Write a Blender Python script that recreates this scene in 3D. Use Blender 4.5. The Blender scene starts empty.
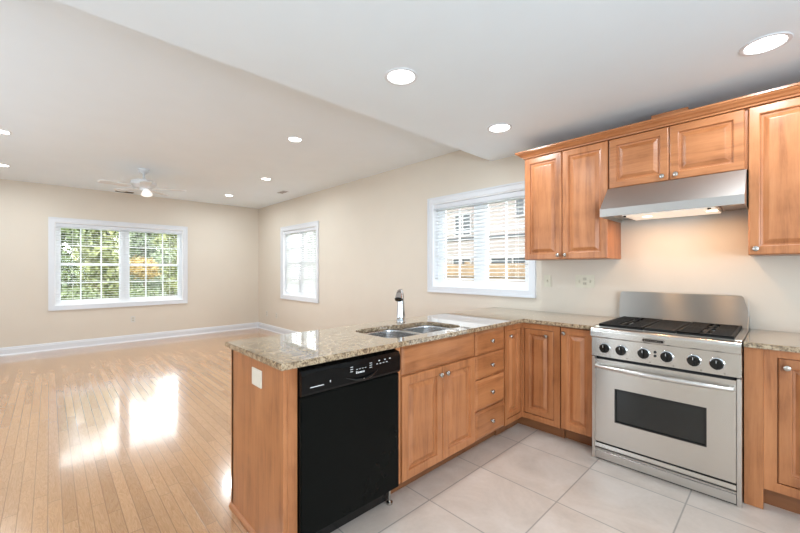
import bpy, bmesh, math, random
from mathutils import Vector, Matrix
random.seed(7)
PI = math.pi
S = bpy.context.scene
C = S.collection

# ------------------------------------------------------------------ camera, world, lights, exposure
cam_d = bpy.data.cameras.new('camera')
cam_d.sensor_width = 36.0
cam_d.lens = 367.1162 / 800 * 36
cam_d.shift_y = 0.0041
cam_d.clip_start = 0.02
cam = bpy.data.objects.new('camera', cam_d)
C.objects.link(cam)
cam.location = (1.4975, -3.444, 1.314)
cam.rotation_euler = (PI / 2, 0, 0.8087)
S.camera = cam

S.view_settings.view_transform = 'Standard'
S.view_settings.look = 'None'
S.view_settings.gamma = 1.0
S.view_settings.use_curve_mapping = False
S.view_settings.exposure = 0.12

w = bpy.data.worlds.new('overcast_sky')
S.world = w
w.use_nodes = True
bg = w.node_tree.nodes['Background']
bg.inputs[0].default_value = (0.93, 0.97, 1.0, 1)
bg.inputs[1].default_value = 8.5

S.cycles.use_denoising = True
S.cycles.max_bounces = 10
S.cycles.diffuse_bounces = 6
S.cycles.glossy_bounces = 4
S.cycles.transparent_max_bounces = 12
S.cycles.sample_clamp_indirect = 6.0
S.cycles.caustics_reflective = False
S.cycles.caustics_refractive = False


def area(name, loc, rot, sx, sy, power, col):
    d = bpy.data.lights.new(name, 'AREA')
    d.shape = 'RECTANGLE'
    d.size, d.size_y = sx, sy
    d.energy = power
    d.color = col
    o = bpy.data.objects.new(name, d)
    C.objects.link(o)
    o.location = loc
    o.rotation_euler = rot
    return o


# added fill lights, unseen behind and beside the camera; no openings are built there
area('fill_front_right', (3.0, -6.35, 1.35), (math.radians(112), 0, 0), 1.7, 2.1, 36, (0.72, 0.87, 1.0))
area('fill_front_left', (-2.5, -6.35, 1.35), (math.radians(126), 0, 0), 3.8, 2.0, 115, (0.72, 0.87, 1.0))
area('fill_right', (3.85, -3.6, 1.45), (math.radians(110), 0, math.radians(90)), 2.4, 1.6, 175, (0.72, 0.87, 1.0))

DOWN_W = 9.0
LIVING_W = 15.5      # each recessed ceiling lamp
HOOD_W = 1.7


# ------------------------------------------------------------------ node helpers and materials
class NT:
    def __init__(s, name):
        s.m = bpy.data.materials.new(name)
        s.m.use_nodes = True
        s.t = s.m.node_tree
        s.b = s.t.nodes['Principled BSDF']
        s.out = s.t.nodes['Material Output']

    def n(s, kind, **kw):
        x = s.t.nodes.new(kind)
        for k, v in kw.items():
            setattr(x, k, v)
        return x

    def put(s, sock, v):
        if isinstance(v, bpy.types.NodeSocket):
            s.t.links.new(v, sock)
        else:
            sock.default_value = v

    def math(s, op, a, b=0.0, c=None):
        x = s.n('ShaderNodeMath', operation=op)
        s.put(x.inputs[0], a)
        s.put(x.inputs[1], b)
        if c is not None:
            s.put(x.inputs[2], c)
        return x.outputs[0]

    def coord(s, kind='Object'):
        return s.n('ShaderNodeTexCoord').outputs[kind]

    def mapping(s, vec, scale=(1, 1, 1), loc=(0, 0, 0)):
        x = s.n('ShaderNodeMapping')
        s.put(x.inputs['Vector'], vec)
        x.inputs['Scale'].default_value = scale
        s.put(x.inputs['Location'], loc)
        return x.outputs[0]

    def noise(s, vec, scale=5, detail=3, rough=0.5, dist=0.0):
        x = s.n('ShaderNodeTexNoise')
        s.put(x.inputs['Vector'], vec)
        x.inputs['Scale'].default_value = scale
        x.inputs['Detail'].default_value = detail
        x.inputs['Roughness'].default_value = rough
        x.inputs['Distortion'].default_value = dist
        return x.outputs[0]

    def ramp(s, f, stops):
        x = s.n('ShaderNodeValToRGB')
        s.put(x.inputs[0], f)
        e = x.color_ramp.elements
        while len(e) < len(stops):
            e.new(0.5)
        for q, (p, c) in zip(e, stops):
            q.position = p
            q.color = (c[0], c[1], c[2], 1)
        return x.outputs[0]

    def mix(s, f, a, b, mode='MIX'):
        x = s.n('ShaderNodeMix', data_type='RGBA', blend_type=mode)
        s.put(x.inputs[0], f)
        s.put(x.inputs[6], a if isinstance(a, bpy.types.NodeSocket) else (*a, 1))
        s.put(x.inputs[7], b if isinstance(b, bpy.types.NodeSocket) else (*b, 1))
        return x.outputs[2]

    def bump(s, h, strength=0.1, dist=0.01):
        x = s.n('ShaderNodeBump')
        x.inputs['Strength'].default_value = strength
        x.inputs['Distance'].default_value = dist
        s.put(x.inputs['Height'], h)
        s.t.links.new(x.outputs[0], s.b.inputs['Normal'])

    def set(s, **kw):
        for k, v in kw.items():
            s.put(s.b.inputs[k.replace('_', ' ')], v if not isinstance(v, tuple) else (*v, 1))
        return s.m


def plain(name, col, rough=0.5, metal=0.0, var=0.04, scale=20, coat=0.0):
    n = NT(name)
    f = n.noise(n.coord(), scale, 3)
    a = tuple(c * (1 - var) for c in col)
    b = tuple(min(1, c * (1 + var)) for c in col)
    n.set(Base_Color=n.ramp(f, [(0.3, a), (0.7, b)]), Roughness=rough, Metallic=metal)
    n.b.inputs['Coat Weight'].default_value = coat
    return n.m


def wood(name, along, dark=1.0):
    n = NT(name)
    inf = n.n('ShaderNodeObjectInfo')
    rnd = inf.outputs['Random']
    sc = {'z': (9, 9, 0.8), 'x': (0.8, 9, 9)}[along]
    off = n.math('MULTIPLY', rnd, 37.0)
    comb = n.n('ShaderNodeCombineXYZ')
    for i in range(3):
        n.put(comb.inputs[i], off)
    v = n.mapping(n.coord(), sc, comb.outputs[0])
    g1 = n.noise(v, 1.6, 5, 0.6, 0.8)
    g2 = n.noise(v, 9.0, 4, 0.7, 0.2)
    mot = n.noise(n.coord(), 6.0, 3)
    g = n.math('ADD', n.math('MULTIPLY', g1, 0.55), n.math('MULTIPLY', g2, 0.20))
    g = n.math('ADD', g, n.math('MULTIPLY', mot, 0.25))
    d = dark
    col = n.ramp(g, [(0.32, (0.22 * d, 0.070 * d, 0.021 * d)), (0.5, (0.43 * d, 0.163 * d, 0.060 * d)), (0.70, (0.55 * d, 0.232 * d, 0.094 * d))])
    tint = n.math('ADD', n.math('MULTIPLY', rnd, 0.16), 0.92)
    hsv = n.n('ShaderNodeHueSaturation')
    n.put(hsv.inputs['Color'], col)
    n.put(hsv.inputs['Value'], tint)
    n.set(Base_Color=hsv.outputs[0], Roughness=0.33)
    n.b.inputs['Coat Weight'].default_value = 0.15
    n.b.inputs['Coat Roughness'].default_value = 0.2
    n.bump(g2, 0.06, 0.002)
    return n.m


def granite():
    n = NT('granite')
    c = n.coord()
    big = n.noise(n.mapping(c, (1, 1, 1)), 9, 4, 0.6, 0.6)
    mid = n.noise(c, 40, 5, 0.72, 0.5)
    fine = n.noise(c, 95, 3, 0.7)
    vor = n.n('ShaderNodeTexVoronoi', feature='F1')
    n.put(vor.inputs['Vector'], c)
    vor.inputs['Scale'].default_value = 85
    base = n.ramp(mid, [(0.37, (0.03, 0.016, 0.008)), (0.46, (0.14, 0.085, 0.043)), (0.54, (0.39, 0.285, 0.175)), (0.63, (0.50, 0.41, 0.29)), (0.73, (0.22, 0.19, 0.155))])
    base = n.mix(n.math('MULTIPLY', vor.outputs['Distance'], 0.5), base, (0.60, 0.46, 0.31))
    f2 = n.ramp(fine, [(0.38, (1, 1, 1)), (0.45, (0, 0, 0))])
    base = n.mix(n.math('MULTIPLY', f2, 0.85), base, (0.06, 0.04, 0.03))
    f3 = n.ramp(big, [(0.5, (0, 0, 0)), (0.68, (1, 1, 1))])
    base = n.mix(n.math('MULTIPLY', f3, 0.35), base, (0.40, 0.27, 0.16))
    n.set(Base_Color=base, Roughness=0.04)
    n.b.inputs['IOR'].default_value = 1.9
    n.b.inputs['Coat Weight'].default_value = 0.5
    n.b.inputs['Coat Roughness'].default_value = 0.02
    n.b.inputs['Coat IOR'].default_value = 1.5
    return n.m


def steel(name, rough=0.28, col=(0.67, 0.645, 0.615), axis='Z', aniso=0.75, arot=0.25):
    n = NT(name)
    v = n.mapping(n.coord(), (3, 3, 260) if axis == 'Z' else (260, 3, 3))
    g = n.noise(v, 1.5, 2)
    r = n.math('ADD', n.math('MULTIPLY', g, 0.03), rough - 0.015)
    n.set(Base_Color=n.ramp(g, [(0.2, tuple(c * .985 for c in col)), (0.8, col)]), Metallic=1.0, Roughness=r)
    n.b.inputs['Anisotropic'].default_value = aniso
    if aniso:
        tg = n.n('ShaderNodeTangent', direction_type='RADIAL', axis='Z')
        n.t.links.new(tg.outputs[0], n.b.inputs['Tangent'])
        n.b.inputs['Anisotropic Rotation'].default_value = arot
    return n.m


def wood_floor():
    n = NT('oak_floor')
    sep = n.n('ShaderNodeSeparateXYZ')
    n.put(sep.inputs[0], n.coord())
    x, y = sep.outputs[0], sep.outputs[1]
    W, L = 0.0585, 0.75
    ry = n.math('DIVIDE', y, W)
    row = n.math('FLOOR', ry)
    fy = n.math('FRACT', ry)
    wn = n.n('ShaderNodeTexWhiteNoise', noise_dimensions='1D')
    n.put(wn.inputs['W'], row)
    rx = n.math('ADD', n.math('DIVIDE', x, L), n.math('MULTIPLY', wn.outputs[0], 7.0))
    cx = n.math('FLOOR', rx)
    fx = n.math('FRACT', rx)
    cb = n.n('ShaderNodeCombineXYZ')
    n.put(cb.inputs[0], cx)
    n.put(cb.inputs[1], row)
    w2 = n.n('ShaderNodeTexWhiteNoise', noise_dimensions='2D')
    n.put(w2.inputs['Vector'], cb.outputs[0])
    rnd = w2.outputs[0]
    # grain
    off = n.n('ShaderNodeCombineXYZ')
    n.put(off.inputs[0], n.math('MULTIPLY', rnd, 31.0))
    n.put(off.inputs[1], n.math('MULTIPLY', rnd, 17.0))
    v = n.mapping(n.coord(), (1.0, 9.0, 1.0), off.outputs[0])
    g = n.noise(v, 2.0, 4, 0.55, 1.6)
    wave = n.math('FRACT', n.math('MULTIPLY', g, 9.0))
    g2 = n.noise(v, 14.0, 3, 0.6, 0.2)
    gg = n.math('ADD', n.math('MULTIPLY', g2, 0.55), n.math('MULTIPLY', wave, 0.38))
    col = n.ramp(gg, [(0.2, (0.42, 0.208, 0.090)), (0.55, (0.525, 0.285, 0.132)), (0.85, (0.60, 0.345, 0.178))])
    tint = n.ramp(rnd, [(0.0, (0.84, 0.81, 0.78)), (0.5, (1.0, 1.0, 1.0)), (1.0, (1.10, 1.12, 1.14))])
    col = n.mix(1.0, col, tint, 'MULTIPLY')
    ey = n.math('MINIMUM', fy, n.math('SUBTRACT', 1.0, fy))
    ex = n.math('MULTIPLY', n.math('MINIMUM', fx, n.math('SUBTRACT', 1.0, fx)), L / W)
    e = n.math('MINIMUM', ey, ex)
    line = n.ramp(e, [(0.02, (1, 1, 1)), (0.05, (0, 0, 0))])
    col = n.mix(n.math('MULTIPLY', line, 0.8), col, (0.25, 0.13, 0.06))
    n.set(Base_Color=col, Roughness=0.20)
    n.b.inputs['IOR'].default_value = 1.5
    n.b.inputs['Coat Weight'].default_value = 0.8
    n.b.inputs['Coat Roughness'].default_value = 0.085
    wv = n.noise(n.mapping(n.coord(), (1, 3, 1)), 6.0, 2)
    h = n.math('SUBTRACT', n.math('ADD', n.math('MULTIPLY', gg, 0.05), n.math('MULTIPLY', wv, 0.10)), n.math('MULTIPLY', line, 0.5))
    n.bump(n.math('ADD', h, n.math('MULTIPLY', n.math('MULTIPLY', fy, n.math('SUBTRACT', rnd, 0.5)), 0.12)), 0.12, 0.003)
    return n.m


def tile_floor():
    n = NT('porcelain_tile')
    sep = n.n('ShaderNodeSeparateXYZ')
    n.put(sep.inputs[0], n.coord())
    T = 0.508
    u = n.math('DIVIDE', n.math('SUBTRACT', sep.outputs[0], 0.098 - 20 * T), T)
    v = n.math('DIVIDE', n.math('SUBTRACT', sep.outputs[1], -0.860 - 20 * T), T)
    fu, fv = n.math('FRACT', u), n.math('FRACT', v)
    eu = n.math('MINIMUM', fu, n.math('SUBTRACT', 1.0, fu))
    ev = n.math('MINIMUM', fv, n.math('SUBTRACT', 1.0, fv))
    e = n.math('MINIMUM', eu, ev)
    line = n.ramp(e, [(0.0045, (1, 1, 1)), (0.009, (0, 0, 0))])
    cb = n.n('ShaderNodeCombineXYZ')
    n.put(cb.inputs[0], n.math('FLOOR', u))
    n.put(cb.inputs[1], n.math('FLOOR', v))
    wn = n.n('ShaderNodeTexWhiteNoise', noise_dimensions='2D')
    n.put(wn.inputs['Vector'], cb.outputs[0])
    off = n.n('ShaderNodeCombineXYZ')
    n.put(off.inputs[0], n.math('MULTIPLY', wn.outputs[0], 20.0))
    g = n.noise(n.mapping(n.coord(), (1, 1, 1), off.outputs[0]), 3.2, 7, 0.62, 1.0)
    g2 = n.noise(n.coord(), 45, 3)
    gg = n.math('ADD', n.math('MULTIPLY', g, 0.85), n.math('MULTIPLY', g2, 0.15))
    col = n.ramp(gg, [(0.30, (0.50, 0.415, 0.355)), (0.5, (0.58, 0.49, 0.425)), (0.72, (0.65, 0.565, 0.505))])
    tint = n.ramp(wn.outputs[0], [(0, (0.95, 0.95, 0.95)), (1, (1.03, 1.03, 1.03))])
    col = n.mix(1.0, col, tint, 'MULTIPLY')
    col = n.mix(n.math('MULTIPLY', line, 0.85), col, (0.27, 0.24, 0.21))
    n.set(Base_Color=col, Roughness=0.28)
    n.bump(n.math('MULTIPLY', line, -1.0), 0.15, 0.002)
    return n.m


def glass_mat(name='window_glass', tint=(1, 1, 1)):
    m = bpy.data.materials.new(name)
    m.use_nodes = True
    t = m.node_tree
    t.nodes.remove(t.nodes['Principled BSDF'])
    tr = t.nodes.new('ShaderNodeBsdfTransparent')
    tr.inputs[0].default_value = (*tint, 1)
    gl = t.nodes.new('ShaderNodeBsdfGlossy')
    gl.inputs['Roughness'].default_value = 0.01
    fr = t.nodes.new('ShaderNodeFresnel')
    fr.inputs[0].default_value = 1.12
    mx = t.nodes.new('ShaderNodeMixShader')
    t.links.new(fr.outputs[0], mx.inputs[0])
    t.links.new(tr.outputs[0], mx.inputs[1])
    t.links.new(gl.outputs[0], mx.inputs[2])
    t.links.new(mx.outputs[0], t.nodes['Material Output'].inputs[0])
    return m


def emit(name, col, st):
    n = NT(name)
    n.set(Base_Color=(0.9, 0.9, 0.9), Emission_Color=col, Emission_Strength=st)
    return n.m


def siding(name, col, pitch=0.16):
    n = NT(name)
    sep = n.n('ShaderNodeSeparateXYZ')
    n.put(sep.inputs[0], n.coord())
    f = n.math('FRACT', n.math('DIVIDE', sep.outputs[2], pitch))
    line = n.ramp(f, [(0.0, (1, 1, 1)), (0.12, (0, 0, 0))])
    g = n.noise(n.coord(), 4, 3)
    c = n.ramp(g, [(0.3, tuple(x * .95 for x in col)), (0.7, col)])
    n.set(Base_Color=n.mix(n.math('MULTIPLY', line, 0.6), c, tuple(x * .35 for x in col)), Roughness=0.7)
    return n.m


def fence_mat():
    n = NT('cedar_boards')
    sep = n.n('ShaderNodeSeparateXYZ')
    n.put(sep.inputs[0], n.coord())
    u = n.math('DIVIDE', sep.outputs[0], 0.14)
    f = n.math('FRACT', u)
    wn = n.n('ShaderNodeTexWhiteNoise', noise_dimensions='1D')
    n.put(wn.inputs['W'], n.math('FLOOR', u))
    g = n.noise(n.mapping(n.coord(), (8, 8, 1)), 3, 4)
    c = n.ramp(n.math('ADD', n.math('MULTIPLY', g, .6), n.math('MULTIPLY', wn.outputs[0], .4)), [(0.2, (.15, .10, .055)), (0.8, (.25, .18, .11))])
    line = n.ramp(f, [(0.0, (1, 1, 1)), (0.06, (0, 0, 0))])
    n.set(Base_Color=n.mix(line, c, (.12, .08, .05)), Roughness=0.8)
    return n.m


def leaf_mat(name, a, b):
    n = NT(name)
    g = n.noise(n.coord(), 2.5, 3)
    n.set(Base_Color=n.ramp(g, [(0.35, a), (0.65, b)]), Roughness=0.7)
    return n.m


M = {}
M['wall'] = plain('cream_wall_paint', (0.66, 0.595, 0.51), 0.65, var=0.01, scale=3)
M['ceil'] = plain('ceiling_paint', (0.79, 0.865, 0.915), 0.8, var=0.01, scale=3)
M['trim'] = plain('white_trim_paint', (0.68, 0.70, 0.735), 0.35, var=0.01)
M['vinyl'] = plain('white_vinyl_sash', (0.93, 0.94, 0.95), 0.35, var=0.01)
M['woodv'] = wood('maple_vertical', 'z')
M['woodh'] = wood('maple_horizontal', 'x')
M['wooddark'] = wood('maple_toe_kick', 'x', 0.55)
M['granite'] = granite()
M['steel'] = steel('brushed_steel', 0.26, (0.66, 0.635, 0.60))
M['steelback'] = steel('backguard_steel', 0.50, (0.50, 0.485, 0.46), aniso=0.97, arot=0.25)
M['steelv'] = steel('brushed_steel_plain', 0.30, aniso=0.0)
M['steelhood'] = steel('hood_steel', 0.45, (0.46, 0.44, 0.42), aniso=0.0)
M['steel_sink'] = steel('sink_steel', 0.25, (0.62, 0.63, 0.64), aniso=0.0)
M['chrome'] = plain('chrome', (0.56, 0.56, 0.57), 0.08, 1.0, 0.01)
M['nickel'] = plain('brushed_nickel', (0.52, 0.49, 0.45), 0.25, 1.0, 0.02)
M['blackgloss'] = plain('black_enamel', (0.006, 0.006, 0.006), 0.16, 0, 0.1)
M['dwdoor'] = plain('dishwasher_black', (0.004, 0.0045, 0.004), 0.24, 0, 0.1)
M['dwdoor'].node_tree.nodes['Principled BSDF'].inputs['Specular IOR Level'].default_value = 0.08
M['dwpanel'] = plain('dishwasher_panel_black', (0.005, 0.005, 0.005), 0.12, 0, 0.1)
M['dwpanel'].node_tree.nodes['Principled BSDF'].inputs['Specular IOR Level'].default_value = 0.2
M['black'] = plain('cast_iron_black', (0.008, 0.008, 0.008), 0.5, 0, 0.2)
M['black'].node_tree.nodes['Principled BSDF'].inputs['Specular IOR Level'].default_value = 0.25
M['dark'] = plain('dark_gap', (0.01, 0.01, 0.01), 0.8)
M['ovenglass'] = plain('oven_glass', (0.012, 0.013, 0.012), 0.07, 0, 0.1, coat=0.1)
M['ivory'] = plain('ivory_plate', (0.66, 0.62, 0.50), 0.4)
M['ivory2'] = plain('ivory_switch', (0.52, 0.48, 0.38), 0.4)
M['plate'] = plain('almond_plate', (0.72, 0.66, 0.56), 0.4)
M['whiteplate'] = plain('grey_white_plate', (0.62, 0.60, 0.56), 0.4)
def slat_mat():
    n = NT('blind_slat')
    f = n.noise(n.coord(), 20, 2)
    n.set(Base_Color=n.ramp(f, [(0.3, (.86, .87, .88)), (0.7, (.89, .90, .91))]), Roughness=0.45)
    tl = n.n('ShaderNodeBsdfTranslucent')
    tl.inputs[0].default_value = (.9, .91, .92, 1)
    mx = n.n('ShaderNodeMixShader')
    mx.inputs[0].default_value = 0.7
    n.t.links.new(n.b.outputs[0], mx.inputs[1])
    n.t.links.new(tl.outputs[0], mx.inputs[2])
    n.t.links.new(mx.outputs[0], n.out.inputs[0])
    return n.m


M['slat'] = slat_mat()
M['valance'] = plain('blind_valance', (0.66, 0.68, 0.72), 0.45, var=0.01)
M['fan'] = plain('fan_white', (0.66, 0.67, 0.68), 0.4, var=0.01)
M['bronze'] = plain('brown_vent', (0.16, 0.12, 0.09), 0.6)
M['print'] = plain('light_print', (0.6, 0.6, 0.6), 0.5)
M['glass'] = glass_mat()
M['lens'] = emit('lamp_lens', (1.0, 0.97, 0.92), 9.0)
M['fanlens'] = emit('fan_lamp_glass', (1.0, 0.98, 0.95), 0.55)
M['hoodglow'] = emit('hood_panel_glow', (1.0, 0.82, 0.62), 0.45)  # lamplight on the hood's underside panel, put in as weak emission
M['hoodlens'] = emit('hood_lamp_glass', (1.0, 0.80, 0.55), 3.0)
M['oak'] = wood_floor()
M['tile'] = tile_floor()


# ------------------------------------------------------------------ mesh helpers
class MB:
    def __init__(s):
        s.b = bmesh.new()

    def box(s, x0, x1, y0, y1, z0, z1, bev=0.0, seg=2):
        r = bmesh.ops.create_cube(s.b, size=1)
        vs = r['verts']
        bmesh.ops.scale(s.b, vec=(x1 - x0, y1 - y0, z1 - z0), verts=vs)
        bmesh.ops.translate(s.b, vec=((x0 + x1) / 2, (y0 + y1) / 2, (z0 + z1) / 2), verts=vs)
        if bev:
            es = list({e for v in vs for e in v.link_edges})
            bmesh.ops.bevel(s.b, geom=es, offset=bev, segments=seg, affect='EDGES')
        return s

    def lathe(s, prof, M4=None, n=24, cap=True):
        """prof: list of (r, h) about local z"""
        M4 = M4 or Matrix.Identity(4)
        rings = []
        for r, h in prof:
            if r < 1e-6:
                rings.append([s.b.verts.new(M4 @ Vector((0, 0, h)))])
            else:
                rings.append([s.b.verts.new(M4 @ Vector((r * math.cos(2 * PI * k / n), r * math.sin(2 * PI * k / n), h))) for k in range(n)])
        for a, b in zip(rings, rings[1:]):
            for k in range(n):
                k2 = (k + 1) % n
                if len(a) == 1 and len(b) == 1:
                    continue
                if len(a) == 1:
                    s.b.faces.new((a[0], b[k2], b[k]))
                elif len(b) == 1:
                    s.b.faces.new((a[k], a[k2], b[0]))
                else:
                    s.b.faces.new((a[k], a[k2], b[k2], b[k]))
        if cap:
            if len(rings[0]) > 1:
                s.b.faces.new(rings[0][::-1])
            if len(rings[-1]) > 1:
                s.b.faces.new(rings[-1])
        return s

    def tube(s, pts, rad, n=12, squash=None):
        """tube through points, rad float or list"""
        pts = [Vector(p) for p in pts]
        rings = []
        up = Vector((0, 0, 1))
        for i, p in enumerate(pts):
            t = (pts[min(i + 1, len(pts) - 1)] - pts[max(i - 1, 0)]).normalized()
            a = t.cross(up)
            if a.length < 1e-3:
                a = t.cross(Vector((0, 1, 0)))
            a.normalize()
            b = a.cross(t).normalized()
            r = rad[i] if isinstance(rad, (list, tuple)) else rad
            rings.append([s.b.verts.new(p + a * (r * math.cos(2 * PI * k / n)) + b * (r * math.sin(2 * PI * k / n))) for k in range(n)])
        for a, b in zip(rings, rings[1:]):
            for k in range(n):
                s.b.faces.new((a[k], a[(k + 1) % n], b[(k + 1) % n], b[k]))
        s.b.faces.new(rings[0][::-1])
        s.b.faces.new(rings[-1])
        return s

    def prism(s, poly, axis, a0, a1):
        """extrude a 2-D polygon along axis. x: poly=(y,z); y: (x,z); z: (x,y)"""
        def P(u, v, w):
            return {'x': (w, u, v), 'y': (u, w, v), 'z': (u, v, w)}[axis]
        A = [s.b.verts.new(P(u, v, a0)) for u, v in poly]
        B = [s.b.verts.new(P(u, v, a1)) for u, v in poly]
        s.b.faces.new(A)
        s.b.faces.new(B[::-1])
        n = len(poly)
        for k in range(n):
            s.b.faces.new((A[k], B[k], B[(k + 1) % n], A[(k + 1) % n]))
        return s

    def slab(s, outer, holes, axis, a0, a1):
        """polygon with holes, extruded"""
        def P(u, v, w):
            return {'x': (w, u, v), 'y': (u, w, v), 'z': (u, v, w)}[axis]
        tb = bmesh.new()
        es = []
        loops = []
        for loop in [outer] + holes:
            vs = [tb.verts.new((u, v, 0)) for u, v in loop]
            loops.append([(u, v) for u, v in loop])
            for k in range(len(vs)):
                es.append(tb.edges.new((vs[k], vs[(k + 1) % len(vs)])))
        bmesh.ops.triangle_fill(tb, use_beauty=True, use_dissolve=False, edges=es, normal=(0, 0, 1))
        tb.verts.index_update()
        tv = [(v.co.x, v.co.y) for v in tb.verts]
        tf = [[v.index for v in f.verts] for f in tb.faces]
        tb.free()
        A = [s.b.verts.new(P(u, v, a0)) for u, v in tv]
        B = [s.b.verts.new(P(u, v, a1)) for u, v in tv]
        for f in tf:
            s.b.faces.new([A[i] for i in f])
            s.b.faces.new([B[i] for i in reversed(f)])
        i = 0
        for loop in loops:
            n = len(loop)
            for k in range(n):
                s.b.faces.new((A[i + k], A[i + (k + 1) % n], B[i + (k + 1) % n], B[i + k]))
            i += n
        return s

    def rings(s, loops, close_first=True, close_last=True):
        R = [[s.b.verts.new(p) for p in L] for L in loops]
        n = len(R[0])
        for a, b in zip(R, R[1:]):
            for k in range(n):
                s.b.faces.new((a[k], a[(k + 1) % n], b[(k + 1) % n], b[k]))
        if close_first:
            s.b.faces.new(R[0][::-1])
        if close_last:
            s.b.faces.new(R[-1])
        return s

    def build(s, name, mat, parent=None, loc=None, rz=0.0, smooth=False):
        bmesh.ops.recalc_face_normals(s.b, faces=s.b.faces)
        me = bpy.data.meshes.new(name)
        s.b.to_mesh(me)
        s.b.free()
        mats = mat if isinstance(mat, list) else [mat]
        for m in mats:
            me.materials.append(M[m] if isinstance(m, str) else m)
        if smooth:
            for p in me.polygons:
                p.use_smooth = True
            try:
                me.set_sharp_from_angle(angle=math.radians(40))
            except Exception:
                pass
        o = bpy.data.objects.new(name, me)
        C.objects.link(o)
        if parent:
            o.parent = parent
        if loc:
            o.location = loc
        if rz:
            o.rotation_euler.z = rz
        return o


def tag(o, label=None, cat=None, group=None, kind=None):
    if label:
        o['label'] = label
    if cat:
        o['category'] = cat
    if group:
        o['group'] = group
    if kind:
        o['kind'] = kind
    return o


def empty(name, loc, rz=0.0, label=None, cat=None, group=None, kind=None):
    o = bpy.data.objects.new(name, None)
    o.empty_display_size = 0.1
    C.objects.link(o)
    o.location = loc
    o.rotation_euler.z = rz
    return tag(o, label, cat, group, kind)


def copy_tree(o, parent=None):
    c = o.copy()
    C.objects.link(c)
    c.parent = parent
    for ch in list(o.children):
        copy_tree(ch, c)
    return c


def rect(x0, x1, y0, y1):
    return [(x0, y0), (x1, y0), (x1, y1), (x0, y1)]


def rrect(x0, x1, y0, y1, r, n=6):
    pts = []
    for cx, cy, a0 in ((x1 - r, y0 + r, -PI / 2), (x1 - r, y1 - r, 0), (x0 + r, y1 - r, PI / 2), (x0 + r, y0 + r, PI)):
        for k in range(n + 1):
            a = a0 + PI / 2 * k / n
            pts.append((cx + r * math.cos(a), cy + r * math.sin(a)))
    return pts


XF = -6.777          # far wall
ZH, ZL = 2.702, 2.483
XS = -0.689          # edge of the lowered kitchen ceiling
XR, YF = 4.0, -6.5   # right and front walls

# ------------------------------------------------------------------ room shell
b = MB()
b.slab([(XF - .15, YF), (-0.36, YF), (-0.36, -2.70), (-0.60, -2.70), (-0.60, 0.0), (XF - .15, 0.0)], [], 'z', -0.1, 0.0)
tag(b.build('floor', 'oak'), 'pale oak strip floor of the living area', kind='structure')
b = MB()
b.slab([(-0.36, YF), (XR, YF), (XR, 0.0), (-0.60, 0.0), (-0.60, -2.70), (-0.36, -2.70)], [], 'z', -0.1, 0.0)
tag(b.build('floor', 'tile'), 'light grey square floor tiles of the kitchen', kind='structure')
b = MB().prism([(-0.474, 0), (-0.472, 0.003), (-0.350, 0.003), (-0.346, 0)], 'y', YF, -2.73)
tag(b.build('trim_1', 'oak'), 'flat oak strip between wood floor and tile', kind='structure')

W1 = (-3.385, -1.520, 0.72, 2.10)
W2 = (-5.55, -4.265, 0.805, 2.10)
W3 = (-1.52, -0.25, 1.108, 2.13)
b = MB().slab(rect(YF, 0.15, -0.1, ZH + .1), [rect(*W1)], 'x', XF - .15, XF)
tag(b.build('wall_left', 'wall'), 'cream far wall of the living area', kind='structure')
b = MB().slab(rect(XF, XR + .15, -0.1, ZH + .1), [rect(*W2), rect(*W3)], 'y', 0.0, 0.15)
tag(b.build('wall_back', 'wall'), 'long cream wall with two windows and the kitchen cabinets', kind='structure')
b = MB().box(XR, XR + .15, YF, 0, -.1, ZH + .1)
tag(b.build('wall_right', 'wall'), kind='structure')
b = MB().box(XF - .15, XR + .15, YF - .15, YF, -.1, ZH + .1)
tag(b.build('wall_front', 'wall'), kind='structure')
b = MB().box(XF, XS, YF, 0, ZH, ZH + .1)
tag(b.build('ceiling', 'ceil'), 'higher white ceiling over the living area', kind='structure')
b = MB().box(XS, XR, YF, 0, ZL, ZH + .1)
tag(b.build('ceiling', 'ceil'), 'lowered white ceiling over the kitchen', kind='structure')

bbp = [(0, 0), (0.016, 0), (0.016, 0.088), (0.011, 0.095), (0.011, 0.108), (0.006, 0.120), (0, 0.122)]
b = MB().prism([(XF + d, z) for d, z in bbp], 'y', YF, 0.0)
b.prism([(XF + .016, 0), (XF + .028, 0), (XF + .016, .02)], 'y', YF, -0.016)
tag(b.build('baseboard_left', 'trim'), 'white baseboard along the far wall', kind='structure')
b = MB().prism([(-d, z) for d, z in bbp], 'x', XF + .016, -0.64)
b.prism([(-.016, 0), (-.028, 0), (-.016, .02)], 'x', XF + .016, -0.64)
tag(b.build('baseboard_back', 'trim'), 'white baseboard along the long wall', kind='structure')


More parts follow.
